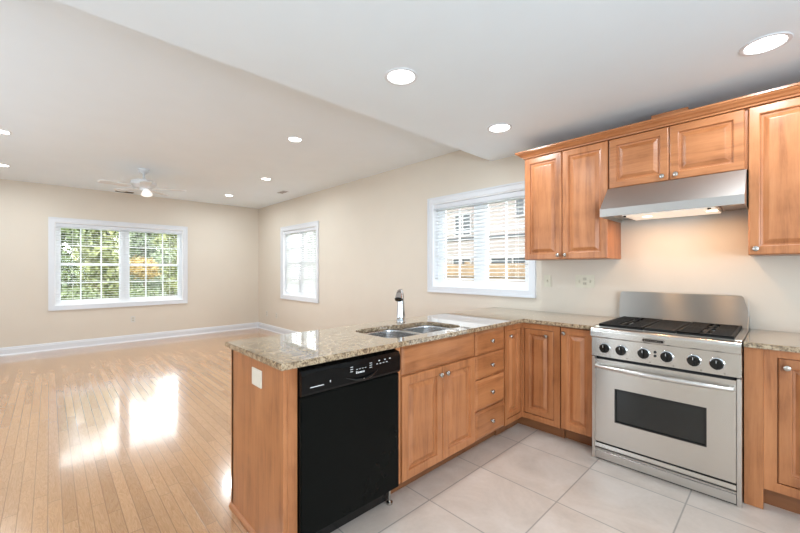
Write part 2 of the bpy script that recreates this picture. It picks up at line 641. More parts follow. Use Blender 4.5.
# windows: local x along the wall, local +y outward, z up
def window(name, loc, rz, w, h, units, cols, rows, glass_y, label, frame=0.045, meeting=True, cw=0.08):
    root = empty(name, loc, rz, label, kind='structure')
    b = MB()
    b.slab(rect(-cw, w + cw, -cw, h + cw), [rect(0, w, 0, h)], 'y', -0.018, 0.0)
    b.slab(rect(-cw, w + cw, -cw, h + cw), [rect(-cw + .018, w + cw - .018, -cw + .018, h + cw - .018)], 'y', -0.026, -0.018)
    b.build('casing', 'trim', root)
    b = MB().slab(rect(0, w, 0, h), [rect(.012, w - .012, .012, h - .012)], 'y', -0.005, glass_y + 0.05)
    b.build('jamb', 'vinyl', root)
    b = MB()
    hol = [rect(a, c, frame + .012, h - frame - .012) for a, c in units]
    b.slab(rect(.012, w - .012, .012, h - .012), hol, 'y', glass_y - 0.02, glass_y + .045)
    b.build('window_frame', 'vinyl', root)
    z0, z1 = frame + .012, h - frame - .012
    for a, c in units:
        s = MB()
        if meeting:
            zm = (z0 + z1) / 2
            parts = [(z0, zm, .0), (zm, z1, .02)]
        else:
            parts = [(z0, z1, .0)]
        for p0, p1, dy in parts:
            st = .022
            s.slab(rect(a, c, p0, p1), [rect(a + st, c - st, p0 + st, p1 - st)], 'y', glass_y - .012 + dy, glass_y + .012 + dy)
            nr = rows // len(parts)
            for k in range(1, cols):
                xx = a + (c - a) * k / cols
                s.box(xx - .009, xx + .009, glass_y - .006 + dy, glass_y + .006 + dy, p0 + st, p1 - st)
            for k in range(1, nr):
                zz = p0 + (p1 - p0) * k / nr
                s.box(a + st, c - st, glass_y - .0055 + dy, glass_y + .0055 + dy, zz - .009, zz + .009)
        s.build('sash', 'vinyl', root)
        g = MB()
        for p0, p1, dy in parts:
            g.box(a + .02, c - .02, glass_y - .001 + dy, glass_y + .001 + dy, p0 + .02, p1 - .02)
        g.build('pane', 'glass', root)
    return root


wa = W1[1] - W1[0]
window('window_1', (XF, W1[0], W1[2]), PI / 2, wa, W1[3] - W1[2], [(.055, wa / 2 - .055), (wa / 2 + .055, wa - .055)], 3, 4, .085,
       'double white grid window in the far wall, trees beyond', cw=.075)
wb = W2[1] - W2[0]
window('window_2', (W2[0], 0, W2[2]), 0, wb, W2[3] - W2[2], [(.07, wb / 2 - .06), (wb / 2 + .06, wb - .07)], 2, 4, .10,
       'smaller white window in the long wall, near the far corner')
wc = W3[1] - W3[0]
window('window_3', (W3[0], 0, W3[2]), 0, wc, W3[3] - W3[2], [(.095, wc / 2 - .07), (wc / 2 + .07, wc - .075)], 2, 3, .11,
       'white window in the long wall beside the upper cabinets', meeting=False, cw=.07)


def blind(loc, rz, w, h, label, tilt=0.0, pitch=0.042, drop=None, val='valance', vh=.07):
    root = empty('window_blind', loc, rz, label, 'blind', 'white slatted blinds in the windows')
    drop = drop or h
    b = MB()
    b.box(.014, w - .014, .004, .016, h - vh, h - .012 - .004, .002)
    b.box(.014, w - .014, .016, .055, h - .05, h - .016)
    b.build('valance', val, root)
    s = MB()
    z = h - vh - .02
    n = 0
    while z > h - drop + .05:
        c, sn = math.cos(tilt) * .024, math.sin(tilt) * .024
        t = .0014
        s.prism([(.034 - c, z - sn - t), (.034, z - t + .0025), (.034 + c, z + sn - t), (.034 + c, z + sn + t), (.034, z + t + .0025), (.034 - c, z - sn + t)], 'x', .017, w - .017)
        z -= pitch
        n += 1
    s.build('slats', 'slat', root)
    r = MB().box(.016, w - .016, .018, .050, z - .002, z + .016, .003)
    r.build('bottom_rail', 'slat', root)
    for f in (.12, .5, .88):
        for y in (.0115, .0565):
            MB().tube([(w * f, y, z + .01), (w * f, y, h - .05)], .0012, 6).build('ladder_cord', 'slat', root)
    wd = MB().tube([(.06, -.004, h - .10), (.06, -.004, h - .10 - h * .55)], .004, 8)
    wd.build('tilt_wand', 'slat', root)
    return root


blind((XF, W1[0], W1[2]), PI / 2, wa, W1[3] - W1[2], 'wide open slatted white blind in the double window facing trees', 0.0, drop=W1[3] - W1[2] - .03)
blind((W2[0], 0, W2[2]), 0, wb, W2[3] - W2[2], 'narrow white slatted blind in the small window near the room corner', math.radians(50), drop=W2[3] - W2[2] - .03)
blind((W3[0], 0, W3[2]), 0, wc, W3[3] - W3[2], 'white slatted blind in the window beside the upper cabinets', math.radians(-5), drop=W3[3] - W3[2] - .05)


# ------------------------------------------------------------------ exterior
M['grass'] = leaf_mat('lawn', (0.09, 0.12, 0.05), (0.15, 0.18, 0.08))
b = MB().box(-60, 20, -40, 40, -0.75, -0.65)
tag(b.build('ground', 'grass'), 'lawn outside the windows', kind='structure')
M['side'] = siding('beige_siding', (0.19, 0.165, 0.15), .2)
M['roof'] = plain('dark_shingles', (0.10, 0.10, 0.11), 0.8)
M['shut'] = plain('dark_shutter', (0.03, 0.035, 0.04), 0.6)
M['fence'] = fence_mat()
M['bark'] = plain('bark', (0.13, 0.10, 0.075), 0.9)

hs = empty('neighbour_house', (-9.5, 9.0, -0.65), 0, 'brown sided neighbouring house with dark windows, beyond the tan fence', 'house')
MB().box(0, 9, 0, 5, 0, 5.0).build('wall', 'side', hs)
MB().prism([(-.4, 4.95), (2.5, 6.2), (5.4, 4.95)], 'x', -.4, 9.4).build('roof', 'roof', hs)
MB().box(0, 9, -.04, 0, 3.18, 3.29).build('band_board', 'shut', hs)
M['housetrim'] = plain('house_trim', (.26, .25, .24), .6)
for x, z, ww, hh in ((1.35, 3.36, .85, .95), (4.15, 3.9, .75, .95), (6.6, 3.6, .85, .95), (1.25, 1.5, .95, .95), (3.1, 1.5, 1.9, .95), (6.4, 1.5, .95, .95)):
    f = MB().slab(rect(x, x + ww, z, z + hh), [rect(x + .05, x + ww / 2 - .03, z + .05, z + hh - .05), rect(x + ww / 2 + .03, x + ww - .05, z + .05, z + hh - .05)], 'y', -.07, 0).build('window', 'housetrim', hs)
    MB().box(x + .05, x + ww - .05, -.03, -.01, z + .05, z + hh - .05).build('pane', 'shut', f)

fn = empty('board_fence', (-8.4, 4.6, -0.65), 0, 'tan wooden board fence outside the kitchen window', 'fence')
MB().box(0, 12, 0, .03, .05, 2.12).build('boards', 'fence', fn)
for z in (.4, 1.1, 1.8):
    MB().box(0, 12, -.05, 0, z, z + .09).build('rail', 'fence', fn)
for k in range(7):
    MB().box(k * 2 - .05, k * 2 + .05, .03, .13, 0, 2.2).build('post', 'fence', fn)


def leaves(b, rnd, centre, r, n, q0, shell=.6):
    for k in range(n):
        d = Vector((rnd.gauss(0, 1), rnd.gauss(0, 1), rnd.gauss(0, .8))).normalized()
        p = centre + d * r * rnd.uniform(shell, 1.05)
        p.z = max(p.z, .1)
        u = Vector((rnd.gauss(0, 1), rnd.gauss(0, 1), rnd.gauss(0, 1))).normalized()
        v = u.cross(d + Vector((.01, .02, .03))).normalized()
        q = q0 * rnd.uniform(.5, 1.2)
        b.b.faces.new([b.b.verts.new(p + u * q * s1 + v * q * .6 * s2) for s1, s2 in ((-1, 0), (0, -1), (1, 0), (0, 1))])


def tree(name, loc, hgt, rad, mat, label, trunk=.16, n=9000, low=.12, ls=.09):
    root = empty(name, loc, 0, label, 'tree', 'trees outside the windows')
    rnd = random.Random(int(loc[0] * 13 + loc[1] * 7))
    MB().lathe([(trunk, 0), (trunk * .75, hgt * .4), (trunk * .3, hgt * .8), (0, hgt * .9)], n=10).build('trunk', 'bark', root, smooth=True)
    b = MB()
    K = 22
    for k in range(K):
        a = rnd.uniform(0, 2 * PI)
        t = (k + .5) / K
        zz = hgt * (low + (0.93 - low) * t)
        rr = rad * .62 * (1 - abs(t - .4) * .8) * rnd.uniform(.2, 1)
        leaves(b, rnd, Vector((rr * math.cos(a), rr * math.sin(a), zz)), rad * .45 * rnd.uniform(.75, 1.1), n // K, ls, .35)
    b.build('crown', mat, root)
    return root


M['leaf1'] = leaf_mat('leaves_dark_green', (0.055, 0.08, 0.025), (0.12, 0.16, 0.055))
M['leaf2'] = leaf_mat('leaves_yellow_green', (0.12, 0.15, 0.045), (0.22, 0.23, 0.09))
M['leaf3'] = leaf_mat('leaves_autumn_yellow', (0.26, 0.18, 0.05), (0.38, 0.27, 0.09))
M['leaf4'] = leaf_mat('leaves_grey_green', (0.09, 0.12, 0.065), (0.18, 0.22, 0.13))
tree('bushy_tree', (-12.4, -3.5, -.65), 4.6, 1.1, 'leaf1', 'dark green tree outside the double window, nearest of the trees at left')
tree('leafy_tree', (-15.5, -2.15, -.65), 5.4, 1.15, 'leaf2', 'yellow green tree outside the double window, behind its left half')
tree('leafy_tree', (-19.0, -.35, -.65), 5.6, 1.3, 'leaf4', 'grey green tree outside the double window, in the middle of its right half')
tree('leafy_tree', (-23.0, 1.7, -.65), 5.2, 1.3, 'leaf2', 'yellow green tree outside the double window, at its right edge', n=7000)
tree('autumn_tree', (-13.0, -1.2, -.65), 2.35, .62, 'leaf3', 'low golden autumn tree outside the right half of the double window', low=.78, ls=.045, n=3500, trunk=.04)
tree('bushy_tree', (-27.5, -4.1, -.65), 6.8, 2.3, 'leaf1', 'tall dark green tree far behind the others, at the left of the double window', n=17000, ls=.12)
tree('bushy_tree', (-32.5, -.9, -.65), 7.2, 2.5, 'leaf2', 'tall yellow green tree farthest behind the mullion of the double window', n=12000, ls=.13)
tree('bushy_tree', (-28.0, 1.5, -.65), 6.6, 1.9, 'leaf1', 'tall dark green tree far behind the right half of the double window', n=12000, ls=.12)
tree('bushy_tree', (-32.0, 5.2, -.65), 6.4, 1.9, 'leaf4', 'tall grey green tree far off beyond the right edge of the double window', n=9000, ls=.12)
tree('bushy_tree', (-9.6, 3.4, -.65), 4.0, 1.0, 'leaf4', 'small grey green tree outside the small window near the corner', n=4000)
rnd = random.Random(99)
b = MB()
b.box(-.5, .5, -6.5, 6.5, 0, 2.7)
for k in range(14000):
    p = Vector((rnd.uniform(.4, .8), rnd.uniform(-6.6, 6.6), rnd.uniform(0, 2.9)))
    u = Vector((rnd.gauss(0, .4), rnd.gauss(0, 1), rnd.gauss(0, 1))).normalized()
    v = u.cross(Vector((1, rnd.gauss(0, .5), rnd.gauss(0, .5)))).normalized()
    q = .12 * rnd.uniform(.5, 1.2)
    b.b.faces.new([b.b.verts.new(p + u * q * s1 + v * q * .6 * s2) for s1, s2 in ((-1, 0), (0, -1), (1, 0), (0, 1))])
tag(b.build('hedge', 'leaf2', loc=(-37.0, -.6, -.65)), 'long clipped green hedge far behind the trees outside the double window', 'hedge')
for i, (x, y, r_, lb) in enumerate([(-9.6, -4.3, .62, 'round dark green shrub low outside the left edge of the double window'),
                                   (-9.7, -2.95, .60, 'round dark green shrub low outside the left half of the double window'),
                                   (-9.9, -1.7, .55, 'round dark green shrub low outside the middle of the double window')]):
    rnd = random.Random(i + 50)
    b = MB()
    for h_ in (.4, .8, 1.1):
        leaves(b, rnd, Vector((0, 0, h_)), r_ * (1.05 - h_ * .2), 1500, .045, .7)
    tag(b.build('shrub', 'leaf1', loc=(x, y, -.65)), lb, 'shrub', 'shrubs outside the double window')


# ------------------------------------------------------------------ cabinet parts (local: x along width, front at y=0 facing -y, depth +y)
def panel_door(x0, x1, z0, z1, mat, parent, y=0.0, th=0.02, fr=0.055, name='door'):
    b = MB()
    def ring(ins, d):
        yy = y + (th - d)
        return [(x0 + ins, yy, z0 + ins), (x1 - ins, yy, z0 + ins), (x1 - ins, yy, z1 - ins), (x0 + ins, yy, z1 - ins)]
    f = min(fr, (x1 - x0) * .24, (z1 - z0) * .26)
    prof = [(0, 0), (0, th - .006), (.002, th - .002), (.006, th), (f - .008, th), (f - .003, th - .002), (f, th - .012), (f + .007, th - .014), (f + .011, th - .014), (f + .034, th - .002), (f + .038, th - .0012)]
    if (x1 - x0) - 2 * (f + .038) < .02:
        prof = prof[:8] + [(f + .010, th - .014), (f + .020, th - .003)]
    b.rings([ring(i, d) for i, d in prof])
    return b.build(name, mat, parent)


def slab_front(x0, x1, z0, z1, mat, parent, y=0.0, th=0.02, name='drawer'):
    b = MB()
    def ring(ins, d):
        yy = y + (th - d)
        return [(x0 + ins, yy, z0 + ins), (x1 - ins, yy, z0 + ins), (x1 - ins, yy, z1 - ins), (x0 + ins, yy, z1 - ins)]
    b.rings([ring(i, d) for i, d in [(0, 0), (0, th - .008), (.004, th - .006), (.016, th - .001), (.020, th)]])
    return b.build(name, mat, parent)


KNOB = [(0.006, 0), (0.006, .010), (.008, .013), (.0155, .017), (.0165, .021), (.0135, .026), (.006, .0285), (0, .029)]


def knob(parent, x, z, y=0.0):
    R = Matrix.Translation((x, y, z)) @ Matrix.Rotation(PI / 2, 4, 'X')
    return MB().lathe([(0.009, -0.0005), (0.009, .002)] + KNOB[1:], R, 16).build('knob', 'nickel', parent, smooth=True)


def carcass(parent, w, depth, z0, z1, toe=True, y=0.02, name='body'):
    b = MB().box(0, w, y, depth, z0, z1, .001, 1)
    o = b.build(name, 'woodv', parent)
    if toe:
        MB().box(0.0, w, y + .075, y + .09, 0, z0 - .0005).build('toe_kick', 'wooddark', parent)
    return o


DEP = 0.617
# --- peninsula run, faces +X: rz=90deg, local x -> +Y
PENX = 0.0
FRT = 0.881


def pen(name, y0, label, cat='cabinet'):
    return empty(name, (PENX, y0, 0), PI / 2, label, cat)


sb = pen('base_cabinet', -2.036, 'maple sink base cabinet with two doors, right of the dishwasher')
W = 2.036 - 1.281
b = MB().box(0, W, .02, .62, .10, .118)
b.box(0, .018, .02, .62, .118, FRT)
b.box(W - .018, W, .02, .62, .118, FRT)
b.box(.018, W - .018, .602, .62, .118, FRT)
b.box(.018, W - .018, .02, .036, .118, FRT)
b.build('body', 'woodv', sb)
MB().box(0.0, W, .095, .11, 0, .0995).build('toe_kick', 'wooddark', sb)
MB().box(0, .036, .012, .0195, .10, FRT).build('stile', 'woodv', sb)
slab_front(.040, W - .003, .712, .876, 'woodh', sb, name='false_front')
d = panel_door(.040, .3965, .103, .703, 'woodv', sb)
knob(d, .3965 - .030, .655)
d = panel_door(.4005, W - .003, .103, .703, 'woodv', sb)
knob(d, .4005 + .030, .655)

dc = pen('drawer_cabinet', -1.279, 'maple cabinet with four stacked drawers, between sink doors and corner')
W = 1.279 - .890
carcass(dc, W, .62, .10, FRT)
for z0, z1 in ((.706, .876), (.531, .700), (.308, .525), (.103, .302)):
    d = slab_front(.003, W - .003, z0, z1, 'woodh', dc)
    knob(d, W / 2, (z0 + z1) / 2)

# corner cabinet: L-shaped body
cc = empty('corner_cabinet', (0, 0, 0), 0, 'maple corner base cabinet with two doors meeting at the inner corner', 'cabinet')
b = MB().slab([(-.62, -.888), (-.02, -.888), (-.02, -.60), (.312, -.60), (.312, -.003), (-.62, -.003)], [], 'z', .10, FRT)
b.build('body', 'woodv', cc)
b = MB().slab([(-.095, -.888), (-.080, -.888), (-.080, -.54), (.312, -.54), (.312, -.525), (-.095, -.525)], [], 'z', 0, .0995)
b.build('toe_kick', 'wooddark', cc)
b = MB().slab([(-.888 + .002, .10), (-.621, .10), (-.621, FRT - .003), (-.886, FRT - .003)], [[(-.862, .143), (-.640, .143), (-.640, .838), (-.862, .838)]], 'x', -.0195, 0)
b.slab([(0.0005, .10), (.310, .10), (.310, FRT - .003), (0.0005, FRT - .003)], [[(.018, .143), (.262, .143), (.262, .838), (.018, .838)]], 'y', -.62, -.6005)
b.build('face_frame', 'woodv', cc)
sub = empty('door_mount', (0, 0, 0))
d = panel_door(.021, .259, .146, .835, 'woodv', cc, y=-.618, fr=.045)
knob(d, .205, .79, y=-.618)
bpy.data.objects.remove(sub)
d = panel_door(0, .216, 0, .689, 'woodv', cc, y=0, fr=.045)
d.location = (-.002, -.859, .146)
d.rotation_euler.z = PI / 2
knob(d, .045, .644)

nb = empty('base_cabinet', (.314, -.62, 0), 0, 'narrow maple base cabinet with one tall door, left of the range', 'cabinet')
W = .555 - .314
carcass(nb, W, DEP, .10, FRT)
d = panel_door(.002, W - .006, .103, .876, 'woodv', nb)
knob(d, .030, .832)

rb = empty('base_cabinet', (1.339, -.62, 0), 0, 'maple base cabinet with framed door, right of the range', 'cabinet')
MB().box(0, .078, 0, DEP, 0.002, FRT, .0015, 1).build('side_panel', 'woodv', rb)
MB().box(.0785, .95, .03, DEP, .115, FRT).build('body', 'woodv', rb)
b = MB().slab(rect(.0785, .95, .115, FRT), [rect(.131, .53, .164, .841), rect(.575, .91, .164, .841)], 'y', .008, .0295)
b.build('face_frame', 'woodv', rb)
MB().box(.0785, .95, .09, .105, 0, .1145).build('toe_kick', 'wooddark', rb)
d = panel_door(.134, .527, .167, .838, 'woodv', rb, y=.009)
knob(d, .168, .794, y=.009)
d = panel_door(.578, .907, .167, .838, 'woodv', rb, y=.009)
knob(d, .87, .794, y=.009)

# end panel of the peninsula
YE = -2.712
ep = empty('end_panel', (0, YE, 0), 0, 'plain maple panel closing the free end of the peninsula', 'cabinet panel')
MB().box(-.62, 0, 0, .018, .001, .8835, .001, 1).build('panel', 'woodv', ep)
MB().box(-.018, 0, .0185, .066, .001, .8835, .001, 1).build('filler_strip', 'woodv', ep)
MB().box(-.626, -.6, .0, .03, .001, .8835).build('back_edge', 'woodv', ep)
MB().prism([(0, 0.0015), (-.014, 0.0015), (-.013, .010), (-.009, .018), (0, .024)], 'x', -.632, -.002).build('shoe_moulding', 'woodh', ep)
bp = MB().box(-.632, -.6265, 0, 2.70, .001, .8835)
tag(bp.build('back_panel', 'woodv', loc=(0, YE, 0)), 'maple panel along the living room side of the peninsula', 'cabinet panel')

# dishwasher
dw = empty('dishwasher', (0.0, -2.6445, 0), PI / 2, 'black built-in dishwasher under the granite peninsula', 'dishwasher')
W = 0.606
MB().box(.004, W - .004, .03, .58, .10, .878).build('tub', 'dark', dw)
MB().box(.003, W - .003, -.022, .0295, .112, .745, .005, 3).build('door', 'dwdoor', dw)
b = MB()
b.prism([(.0295, .750), (-.022, .750), (-.030, .762), (-.030, .842), (-.020, .862), (.0295, .872)], 'x', .003, W - .003)
cp = b.build('control_panel', 'dwpanel', dw)
b = MB()
b.rings([[(x, -.0305, z) for x, z in rrect(.012, .215, .765, .850, .020)], [(x, -.026, z) for x, z in rrect(.018, .209, .771, .844, .018)]], True, True)
b.build('vent_recess', 'dwpanel', cp)
hp = [(.235 + .205 * t, -.030 - .014 * math.sin(PI * t), .792 - .026 * math.sin(PI * t)) for t in [k / 14 for k in range(15)]]
MB().tube(hp, [.003 + .004 * math.sin(PI * k / 14) for k in range(15)], 8).build('latch_handle', 'blackgloss', cp, smooth=True)
b = MB()
b.box(.045, .115, -.0312, -.0305, .783, .787)
b.build('vent_label', 'print', cp)
b = MB().box(.148, .153, -.0312, -.0305, .789, .798)
b.build('vent_arrow', 'print', cp)
b = MB()
for x in (.265, .385):
    k_ = MB()
    for z in (.812, .823, .834):
        k_.box(x, x + .016, -.0312, -.0305, z, z + .003)
    k_.build('button_marks', 'print', cp)
for x in (.300, .318, .336, .354):
    b.box(x, x + .010, -.0312, -.0305, .818, .8205)
b.build('button_marks', 'print', cp)
b = MB()
for x in (.43, .452, .474, .496):
    b.box(x, x + .012, -.0312, -.0305, .822, .825)
for x in (.445, .485, .520):
    b.box(x, x + .010, -.0312, -.0305, .836, .841)
b.build('cycle_marks', 'print', cp)
b = MB()
for k, x in enumerate((.300, .312, .323, .332, .344)):
    b.box(x, x + .008, -.0312, -.0305, .798, .806 if k else .809)
b.build('logo', 'print', cp)
MB().lathe([(.006, 0), (.006, .003), (0, .004)], Matrix.Translation((.337, -.0445, .768)) @ Matrix.Rotation(PI / 2, 4, 'X'), 12).build('latch_badge', 'nickel', cp)
MB().box(.01, W - .01, .055, .065, .012, .099).build('toe_panel', 'blackgloss', dw)
MB().lathe([(.018, 0.0), (.018, .012), (.007, .014), (.007, .10)], Matrix.Translation((W - .025, .035, .0005)), 14).build('foot', 'nickel', dw)

# ------------------------------------------------------------------ countertops, sink, faucet
CT0, CT1 = 0.8845, 0.914


def bez(pts, n=8):
    return pts


def counter_edge(b):
    es = [e for e in b.b.edges if abs(e.verts[0].co.z - e.verts[1].co.z) < 1e-6 and len(e.link_faces) == 2 and abs(e.link_faces[0].normal.z - e.link_faces[1].normal.z) > .5]
    bmesh.ops.recalc_face_normals(b.b, faces=b.b.faces)
    bmesh.ops.bevel(b.b, geom=es, offset=.004, segments=2, affect='EDGES')


b1 = (-.470, -.070, -2.015, -1.650)
b2 = (-.430, -.070, -1.620, -1.310)
# outline of the cut-out: union of the two bowls with rounded corners
hole = []
L1 = rrect(b1[0], b1[1], b1[2], b1[3] + .05, .09)
L2 = rrect(b2[0], b2[1], b2[2] - .05, b2[3], .09)
n = 7
# corners in order: (x1,y0),(x1,y1),(x0,y1),(x0,y0)
hole += L1[0:n]                       # front near corner of big bowl
hole += L2[n:2 * n]                   # small bowl far front corner
hole += L2[2 * n:3 * n]               # small bowl far back corner
hole += [(b2[0] - .001, -1.61), (b2[0] - .008, -1.632), (b2[0] - .028, -1.645), (b1[0] + .02, -1.665), (b1[0] + .004, -1.69), (b1[0], -1.72)]
hole += L1[3 * n:4 * n]
YC = -2.737
b = MB().slab([(-.652, YC), (.030, YC), (.030, -.650), (.5565, -.650), (.5565, -.0005), (-.652, -.0005)], [hole], 'z', CT0, CT1)
bmesh.ops.recalc_face_normals(b.b, faces=b.b.faces)
counter_edge(b)
tag(b.build('countertop', 'granite'), 'speckled beige granite countertop running round the corner, with sink cut-out', 'countertop')
b = MB().box(1.3385, 2.30, -.650, -.0005, CT0, CT1, .004, 2)
tag(b.build('countertop', 'granite'), 'short speckled granite countertop right of the range', 'countertop')

sk = empty('sink', (0, 0, CT0), 0, 'double bowl stainless steel sink set under the granite', 'sink')
MB().slab(rect(-.500, -.038, -2.030, -1.3005), [rrect(b1[0] - .001, b1[1] + .001, b1[2] - .001, b1[3] + .001, .088), rrect(b2[0] - .001, b2[1] + .001, b2[2] - .001, b2[3] + .001, .088)], 'z', -.0030, -.0008).build('rim', 'steel_sink', sk)
for nm, (x0, x1, y0, y1), dp in (('bowl', b1, .18), ('bowl', b2, .15)):
    b = MB()
    e = .006
    lv = [(-.001, -.0028), (0, -.006), (.0005, -.012), (.001, -.03), (.004, -dp + .04), (.02, -dp + .012), (.05, -dp), (.10, -dp - .002)]
    L = []
    for ins, z in lv:
        r = max(.02, .088 - max(ins, 0) * .5)
        L.append([(x, y, z) for x, y in rrect(x0 + ins, x1 - ins, y0 + ins, y1 - ins, r)])
    # outer skin so the bowl has thickness
    for ins, z in reversed(lv[:-2]):
        L.append([(x, y, z - .0015) for x, y in rrect(x0 + ins - .002, x1 - ins + .002, y0 + ins - .002, y1 - ins + .002, .09)])
    R = [[b.b.verts.new(p) for p in q] for q in L[:len(lv)]]
    for a, c in zip(R, R[1:]):
        for k in range(len(a)):
            b.b.faces.new((a[k], a[(k + 1) % len(a)], c[(k + 1) % len(a)], c[k]))
    b.b.faces.new(R[-1])
    o = b.build(nm, 'steel_sink', sk, smooth=True)
    MB().lathe([(.042, 0), (.042, .003), (.034, .003), (.030, -.004), (.0, -.006)], Matrix.Translation(((x0 + x1) / 2, (y0 + y1) / 2, -dp + .0005)), 20, cap=False).build('drain', 'chrome', o, smooth=True)

fc = empty('faucet', (-.545, -1.485, CT1 + .0005), math.radians(-53), 'chrome pull-out kitchen faucet standing behind the sink', 'faucet')
MB().lathe([(.037, 0), (.037, .006), (.034, .010), (.033, .05), (.030, .09), (.028, .13), (.026, .16)], n=24).build('body', 'chrome', fc, smooth=True)
pts = [(0, 0, .155), (.001, 0, .185), (.010, 0, .212), (.028, 0, .229), (.052, 0, .230), (.074, 0, .216)]
MB().tube(pts, [.026, .025, .024, .023, .023, .024], 20).build('spout', 'chrome', fc, smooth=True)
MB().tube([(.072, 0, .217), (.086, 0, .200), (.098, 0, .180)], [.0245, .028, .032], 20).build('spray_head', 'chrome', fc, smooth=True)
MB().tube([(.0985, 0, .1795), (.1015, 0, .1745)], [.030, .029], 20).build('spray_face', 'blackgloss', fc)
MB().tube([(-.018, 0, .165), (-.030, .002, .195), (-.022, .004, .238), (-.012, .004, .246)], [.011, .009, .0075, .006], 12).build('lever', 'chrome', fc, smooth=True)

# ------------------------------------------------------------------ range
R0, R1 = 0.5625, 1.3345
RY = -0.685
rg = empty('range', (R0, RY, 0), 0, 'stainless steel gas range with six black knobs and an oven window', 'range')
w = R1 - R0
MB().box(.004, w - .004, .03, .655, .05, .905).build('body', 'steelv', rg)
for x in (0, w - .020):
    MB().box(x, x + .020, 0, .05, .0, .708, .001, 1).build('side_trim', 'steelv', rg)
# control panel with bullnose
bn = [(.05, .712), (.006, .712), (-.004, .716), (-.004, .843), (-.024, .850), (-.028, .855)]
for k in range(7):
    a = PI - PI / 2 * k / 6 + .0
    bn.append((-.002 + .026 * math.cos(a), .8865 + .026 * math.sin(a)))
bn += [(.05, .9125)]
cp = MB().prism(bn, 'x', 0, w).build('control_panel', 'steel', rg)
MB().box(.022, w - .022, .020, .028, .699, .7115).build('vent_gap', 'dark', rg)
# cooktop
ct = MB().box(0, w, .0505, .625, .9055, .915, .002, 1).build('cooktop', 'steelv', rg)
MB().box(.030, w - .030, .045, .600, .9152, .919, .001, 1).build('burner_pan', 'steelv', ct)
BUR = [(.165, .19), (.165, .46), (.607, .19), (.607, .46)]
for x, y in BUR:
    bb = MB().lathe([(.052, .9195), (.052, .923), (.044, .924), (.038, .925), (0, .9255)], Matrix.Translation((x, y, 0)), 24).build('burner', 'black', rg, smooth=True)
    MB().lathe([(.036, .9253), (.036, .9268), (.0, .9272)], Matrix.Translation((x, y, 0)), 24).build('burner_cap', 'blackgloss', bb, smooth=True)
    MB().lathe([(.074, .9191), (.074, .9205), (.058, .9205), (.058, .9191)], Matrix.Translation((x, y, 0)), 24, cap=False).build('drip_ring', 'steelv', bb)


def grate(x0, x1):
    b = MB()
    y0, y1, z0, z1 = .034, .605, .928, .939
    t = .007
    for x in (x0 + t, x1 - t, (x0 + x1) / 2):
        b.box(x - t, x + t, y0, y1, z0, z1, .002, 1)
    for y in (y0 + t, (y0 + y1) / 2, y1 - t):
        b.box(x0, x1, y - t, y + t, z0, z1 - .001, .002, 1)
    for yc in (.185, .46):
        for dy in (-.075, -.045, .045, .075, -.105, .105, -.015, .015):
            for s in (-1, 1):
                xa = x0 + t if s < 0 else x1 - t
                xc = (x0 + x1) / 2 + s * .028
                b.box(min(xa, xc), max(xa, xc), yc + dy - .0045, yc + dy + .0045, z0 + .001, z1 - .002, .0015, 1)
    b.slab(rect(x0, x1, y0, y1), [rect(x0 + .006, x1 - .006, y0 + .006, y1 - .006)], 'z', .9192, z1 - .003)
    return b.build('grate', 'black', rg)


grate(.034, .296)
grate(.476, .738)
b = MB().box(.302, .470, .034, .603, .9192, .937, .004, 2)
for k in range(9):
    b.box(.318, .454, .075 + k * .058, .080 + k * .058, .9372, .939)
b.build('griddle_cover', 'black', rg)
# backguard
b = MB()
pr_ = [(-.006, .9155), (w + .002 - .0, .9155), (w - .0, .99)]
prof = [(-.004, .916), (w - .004 + .004, .916), (w, 1.00), (w - .012, 1.06), (w - .030, 1.125), (w - .040, 1.137), (.016, 1.137), (.006, 1.125), (-.002, 1.06), (-.004, 1.00)]
b.prism([(x, z) for x, z in prof], 'y', .632, .660)
b.build('backguard', 'steelback', rg)
b = MB()
b.prism([(.632, .916), (.47, .916), (.60, 1.0), (.628, 1.08), (.632, 1.12)], 'x', w - .004, w - .001)
b.build('splash_wing', 'steelv', rg)
# oven door
dr = MB()
dr.slab(rect(.0225, w - .0225, .128, .698), [rect(.150, .617, .292, .507)], 'y', -.006, .045)
door = dr.build('oven_door', 'steel', rg)
MB().slab(rect(.144, .623, .286, .513), [rect(.153, .614, .295, .504)], 'y', -.0085, -.0062).build('window_trim', 'blackgloss', door)
MB().box(.1505, .6165, .0, .010, .2925, .5065).build('oven_window', 'ovenglass', door)
hp = []
for k in range(17):
    t = k / 16
    hp.append((.034 + (w - .068) * t, -.030 - .028 * math.sin(PI * t) ** .7, .652))
hd = MB().tube(hp, [.010 + .006 * math.sin(PI * k / 16) for k in range(17)], 14).build('handle', 'steelv', door, smooth=True)
for x in (.040, w - .040):
    MB().box(x - .012, x + .012, -.034, -.0065, .640, .664, .003, 1).build('handle_bracket', 'steelv', hd)
# lower drawer
b = MB().prism([(.045, .086), (-.004, .086), (-.010, .094), (-.006, .116), (.045, .118)], 'x', .0225, w - .0225)
b.build('drawer_lip', 'steel', rg)
MB().box(.0225, w - .0225, .012, .03, .05, .127).build('drawer_gap', 'dark', rg)
MB().box(.0225, w - .0225, 0.002, .011, .066, .076).build('drawer_rail', 'steelv', rg)
MB().box(.0225, w - .0225, .000, .010, .010, .062, .001, 1).build('kick_plate', 'steelv', rg)
MB().box(.0225, w - .0225, .011, .05, .002, .05).build('base_gap', 'dark', rg)
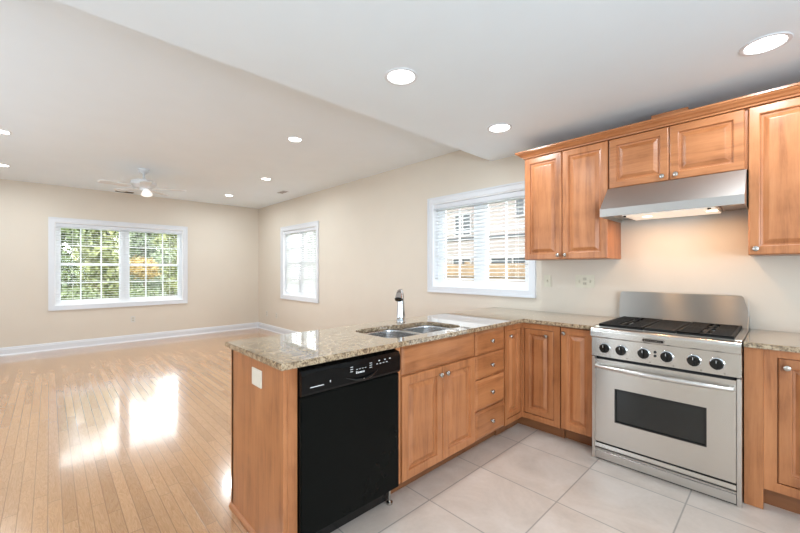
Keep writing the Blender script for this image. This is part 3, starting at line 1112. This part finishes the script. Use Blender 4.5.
# knobs
for x in (.646, .746, .874, .996, 1.127, 1.231):
    R = Matrix.Translation((x - R0, -.0043, .777)) @ Matrix.Rotation(PI / 2, 4, 'X')
    bz = MB().lathe([(.0355, 0), (.035, .003), (.032, .005), (.0, .005)], R, 28).build('knob_bezel', 'chrome', rg, smooth=True)
    b = MB().lathe([(.031, .0062), (.031, .016), (.028, .024), (.026, .026), (0, .026)], R, 28)
    b.box(x - R0 - .006, x - R0 + .006, -.046, -.029, .777 - .027, .777 + .027, .003, 2)
    b.build('knob', 'blackgloss', bz, smooth=True)
    MB().box(x - R0 - .0012, x - R0 + .0012, -.0466, -.0461, .787, .802).build('pointer_mark', 'print', bz)
    b = MB()
    b.box(x - R0 + .030, x - R0 + .036, -.0048, -.0042, .7235, .7245)
    b.box(x - R0 + .030, x - R0 + .036, -.0048, -.0042, .7295, .7305)
    b.box(x - R0 + .030, x - R0 + .031, -.0048, -.0042, .7245, .7295)
    b.box(x - R0 + .035, x - R0 + .036, -.0048, -.0042, .7245, .7295)
    b.build('burner_mark', 'dark', rg)
for z in (.772, .796):
    R = Matrix.Translation((.935 - R0, -.0043, z)) @ Matrix.Rotation(PI / 2, 4, 'X')
    MB().lathe([(.008, 0), (.008, .004), (.005, .006), (0, .0065)], R, 14).build('indicator_lamp', 'blackgloss', rg)
# badge
b = MB()
b.prism([(x, z) for x, z in rrect(.308, .424, .8585, .8785, .0095)], 'y', -.0315, -.020)
bd = b.build('badge', 'blackgloss', rg)
b = MB()
b.slab(rrect(.306, .426, .8565, .8805, .0115), [rrect(.3105, .4215, .861, .876, .007)], 'y', -.0332, -.0318)
bx = .318
for k, (ww, hh) in enumerate([(.010, .008), (.006, .005), (.008, .005), (.006, .007), (.008, .005), (.006, .005), (.010, .008), (.006, .005), (.008, .005)]):
    b.box(bx, bx + ww * .75, -.0322, -.0316, .8655, .8655 + hh * .6)
    bx += ww + .003
b.build('badge_lettering', 'chrome', bd)
MB().box(.335, .400, -.0295, -.026, .8900, .8935).build('nameplate_line', 'nickel', rg)

# ------------------------------------------------------------------ upper cabinets
UY, UD = -0.336, 0.336 - .003
UB, UT = 1.4023, 2.312


def upper(x0, x1, z0, z1, doors, label, knobs):
    c = empty('upper_cabinet', (x0, UY, z0), 0, label, 'cabinet')
    W, H = x1 - x0, z1 - z0
    MB().box(0, W, .0205, UD, 0, H, .001, 1).build('body', 'woodv', c)
    for (a, e), (kx, kz) in zip(doors, knobs):
        d = panel_door(a - x0, e - x0, .002, H - .003, 'woodv' if H > .5 else 'woodh', c)
        knob(d, kx - x0, kz - z0)
    return c


upper(-.128, .5565, UB, UT, [(-.127, .2055), (.2095, .556)], 'tall double door maple upper cabinet between window and range hood', [(.178, UB + .035), (.238, UB + .035)])
upper(.5585, 1.3405, 1.934, UT, [(.566, .9415), (.9455, 1.326)], 'short wide double door maple cabinet directly above the range hood', [(.905, 1.934 + .035), (.983, 1.934 + .035)])
upper(1.3425, 2.30, UB + .002, UT, [(1.3435, 1.8205), (1.8245, 2.299)], 'tall maple upper cabinet right of the range hood', [(1.377, UB + .040), (1.858, UB + .04)])

# crown moulding, profile (outward d, z)
cpf = [(0, 2.3125), (.008, 2.3125), (.010, 2.322), (.022, 2.326), (.034, 2.338), (.050, 2.347), (.055, 2.354), (.062, 2.356), (.062, 2.368), (.0, 2.368)]
b = MB()
loops = []
for d_, z in cpf:
    loops.append([(-.128 - d_, -.004, z), (-.128 - d_, UY - d_, z), (2.30, UY - d_, z), (2.30, UY + .02, z), (-.108, UY + .02, z), (-.108, -.004, z)])
R = [[b.b.verts.new(p) for p in L] for L in loops]
for a, c in zip(R, R[1:]):
    for k in range(6):
        b.b.faces.new((a[k], a[(k + 1) % 6], c[(k + 1) % 6], c[k]))
for L in (R[0], R[-1]):
    b.b.faces.new((L[0], L[1], L[4], L[5]))
    b.b.faces.new((L[1], L[2], L[3], L[4]))
bmesh.ops.remove_doubles(b.b, verts=b.b.verts, dist=1e-6)
tag(b.build('crown_moulding', 'woodh'), 'maple crown moulding along the top of the upper cabinets', 'moulding')
b = MB().box(.835, 1.045, -.314, -.06, 2.3125, 2.42, .001, 1)
tag(b.build('duct_cover', 'woodh'), 'small maple duct box on top of the cabinet above the range hood', 'duct cover')

# ------------------------------------------------------------------ range hood
hd = empty('range_hood', (R0 - .002, 0, 1.70), 0, 'stainless steel range hood under the short cabinet, lamps lit', 'range hood')
w = 1.3385 - R0
MB().prism([(-.520, .0), (-.520, .056), (-.345, .232), (-.005, .232), (-.005, .226), (-.341, .226), (-.514, .053), (-.514, .0)], 'x', .0, w).build('canopy', 'steelhood', hd)
b = MB()
for x in (0, w - .003):
    b.prism([(-.5195, .0), (-.5195, .056), (-.345, .2315), (-.005, .2315), (-.005, .0)], 'x', x - .0003 if x == 0 else x + .0003, x + .003)
b.build('side_plate', 'steelv', hd)
bt = MB().box(.004, w - .004, -.513, -.006, .030, .036).build('underside', 'steelv', hd)
pn = MB().box(.12, w - .13, -.47, -.10, .006, .0295, .004, 2).build('lamp_housing', 'steelv', hd)
MB().box(.13, w - .14, -.462, -.11, .0015, .0058, .001, 1).build('panel_glow', 'hoodglow', pn)  # added glowing sheet standing in for the lamp-lit panel
for x in (.81 - R0, 1.17 - R0):
    MB().lathe([(.030, .0014), (.030, -.001), (0, -.001)], Matrix.Translation((x, -.30, 0)), 20).build('lamp_lens', 'hoodlens', pn)
    l = bpy.data.lights.new('hood_lamp', 'AREA')
    l.shape = 'DISK'
    l.size = .06
    l.energy = HOOD_W
    l.color = (1.0, .57, .27)
    lo = bpy.data.objects.new('hood_lamp', l)
    C.objects.link(lo)
    lo.parent = hd
    lo.location = (x, -.30, -.003)
for x in (.145, w - .165):
    MB().lathe([(.009, .0014), (.009, -.008), (0, -.009)], Matrix.Translation((x, -.46, 0)), 12).build('switch_knob', 'blackgloss', pn)


# ------------------------------------------------------------------ ceiling things
def downlight(x, y, z, label, power):
    q = 1.0 if z < 2.6 else 0.80
    root = empty('recessed_light', (x, y, z), 0, label, 'ceiling light', 'recessed ceiling lights')
    MB().lathe([(.078 * q, -.001), (.084 * q, -.006), (.098 * q, -.005), (.101 * q, -.0005)], n=32, cap=False).build('trim_ring', 'trim', root, smooth=True)
    MB().lathe([(.080 * q, -.0015), (.070 * q, -.004), (0, -.005)], n=32, cap=False).build('lens', 'lens', root, smooth=True)
    l = bpy.data.lights.new('lamp', 'AREA')
    l.shape = 'DISK'
    l.size = .15 * q
    l.energy = power
    l.spread = math.radians(176)
    l.color = (.86, .95, 1.0)
    lo = bpy.data.objects.new('lamp', l)
    C.objects.link(lo)
    lo.parent = root
    lo.location = (0, 0, -.008)
    return root


downlight(-.105, -1.905, ZL, 'lit recessed light in the lowered ceiling over the sink, at its left', DOWN_W)
downlight(-.125, -.762, ZL, 'lit recessed light in the lowered ceiling near the window and cabinet end', DOWN_W)
downlight(1.428, -.762, ZL, 'lit recessed light in the lowered ceiling in front of the right-hand upper cabinet', DOWN_W)
downlight(-2.10, -1.556, ZH, 'lit recessed light in the higher ceiling, nearest the ceiling drop', LIVING_W)
downlight(-3.97, -1.054, ZH, 'lit recessed light in the higher ceiling, between fan and ceiling vent', LIVING_W)
downlight(-5.66, -1.023, ZH, 'lit recessed light in the higher ceiling, closest to the room corner', LIVING_W)
downlight(-5.66, -3.90, ZH, 'lit recessed light left of the fan, close to the far wall', LIVING_W)
downlight(-3.93, -3.80, ZH, 'lit recessed light at the left edge of the photo, nearer than the fan', LIVING_W)

b = MB().box(-.13, .13, -.055, .055, -.008, -.0005, .002, 1)
v = b.build('ceiling_vent', 'trim', loc=(-4.67, -.44, ZH))
tag(v, 'small white ceiling vent near the corner above the small window', 'vent')
b = MB()
for k in range(5):
    b.box(-.115, .115, -.042 + k * .019, -.034 + k * .019, -.0095, -.0082)
b.build('slots', 'bronze', v)
b = MB().box(-.04, .04, -.13, .13, -.010, -.0005, .002, 1)
v = b.build('ceiling_vent', 'bronze', loc=(-6.60, -2.48, ZH))
tag(v, 'brown slotted ceiling vent against the far wall, behind the fan', 'vent')
b = MB()
for k in range(5):
    b.box(-.038 + k * .014, -.032 + k * .014, -.11, .11, -.0115, -.0102)
b.build('slots', 'dark', v)

FAN0 = 66
fan = empty('ceiling_fan', (-4.63, -2.50, ZH), 0, 'white five blade ceiling fan with a small lamp', 'ceiling fan')
MB().lathe([(.065, -.0005), (.065, -.012), (.058, -.035), (.028, -.065), (.020, -.07)], n=24).build('canopy', 'fan', fan, smooth=True)
MB().lathe([(.013, -.07), (.013, -.155)], n=16).build('downrod', 'fan', fan, smooth=True)
MB().lathe([(.02, -.145), (.09, -.150), (.140, -.162), (.150, -.180), (.150, -.215), (.125, -.240), (.07, -.265), (0, -.268)], n=32).build('motor', 'fan', fan, smooth=True)
for k in range(5):
    a = math.radians(FAN0 + 72 * k)
    b = MB()
    zz = -.258
    pts = [(.16, -.042), (.22, -.055), (.46, -.064), (.495, -.053), (.51, -.025), (.51, .025), (.495, .053), (.46, .064), (.22, .055), (.16, .042)]
    A = [b.b.verts.new((x, y, zz + y * .12 + .003)) for x, y in pts]
    B = [b.b.verts.new((x, y, zz + y * .12 - .003)) for x, y in pts]
    b.b.faces.new(A)
    b.b.faces.new(B[::-1])
    for i in range(len(pts)):
        j = (i + 1) % len(pts)
        b.b.faces.new((A[i], B[i], B[j], A[j]))
    bl = b.build('blade', 'fan', fan, rz=a)
    MB().box(.09, .20, -.014, .014, zz - .008, zz - .0025, .001, 1).build('blade_iron', 'fan', bl)
MB().lathe([(.05, -.262), (.045, -.290), (.0, -.292)], n=20).build('light_fitter', 'fan', fan)
R = Matrix.Translation((.035, .025, -.288)) @ Matrix.Rotation(math.radians(-22), 4, 'Y')
MB().lathe([(.030, 0), (.040, -.012), (.066, -.066), (.064, -.070), (0, -.072)], R, 24).build('lamp_shade', 'fanlens', fan, smooth=True)


# ------------------------------------------------------------------ wall plates (local: plate front faces -y)
def plate(loc, rz, gangs, kind, label, mat='ivory', w1=.070, grp=None, face='ivory2', hh=.057):
    W = w1 + (gangs - 1) * .046
    root = empty('outlet_plate' if kind == 'outlet' else ('switch_plate' if kind == 'switch' else 'blank_plate'), loc, rz, label, 'wall plate', grp)
    MB().box(-W / 2, W / 2, -.006, -.0004, -hh, hh, .0025, 2).build('plate', mat, root)
    for g in range(gangs):
        x = (g - (gangs - 1) / 2) * .046
        if kind == 'outlet' or (kind == 'switch' and gangs == 3 and g == 1):
            for z in (-.020, .020):
                o = MB().prism(rrect(x - .016, x + .016, z - .014, z + .014, .008), 'y', -.0075, -.0062).build('socket', face, root)
                b = MB()
                b.box(x - .007, x - .005, -.0080, -.0076, z - .004, z + .005)
                b.box(x + .005, x + .007, -.0080, -.0076, z - .004, z + .005)
                b.build('slots', 'dark', o)
        elif kind == 'switch':
            MB().box(x - .006, x + .006, -.0072, -.0062, -.013, .013).build('toggle_slot', face, root)
            MB().prism([(-.0073, -.004), (-.017, .006), (-.015, .010), (-.0073, .006)], 'x', x - .004, x + .004).build('toggle', mat, root)
    return root


plate((-.066, 0, 1.207), 0, 1, 'switch', 'single ivory switch plate on the wall between window and cabinet')
plate((.272, 0, 1.212), 0, 3, 'switch', 'three gang ivory switch plate on the wall under the upper cabinet')
plate((XF, -2.335, .405), PI / 2, 1, 'outlet', 'ivory outlet plate on the far wall below the double window', mat='whiteplate')
plate((XF, -3.613, .335), PI / 2, 1, 'blank', 'small cream cover plate low on the far wall, left of the window', mat='wall')
plate((-6.33, 0, .355), 0, 1, 'outlet', 'outlet plate on the long wall, nearer the room corner', mat='whiteplate')
plate((-5.86, 0, .355), 0, 1, 'outlet', 'outlet plate on the long wall, right of the one by the corner', mat='whiteplate')
plate((-.275, YE, .790), 0, 1, 'blank', 'almond blank cover plate on the end panel of the peninsula', mat='plate', w1=.112, hh=.043)
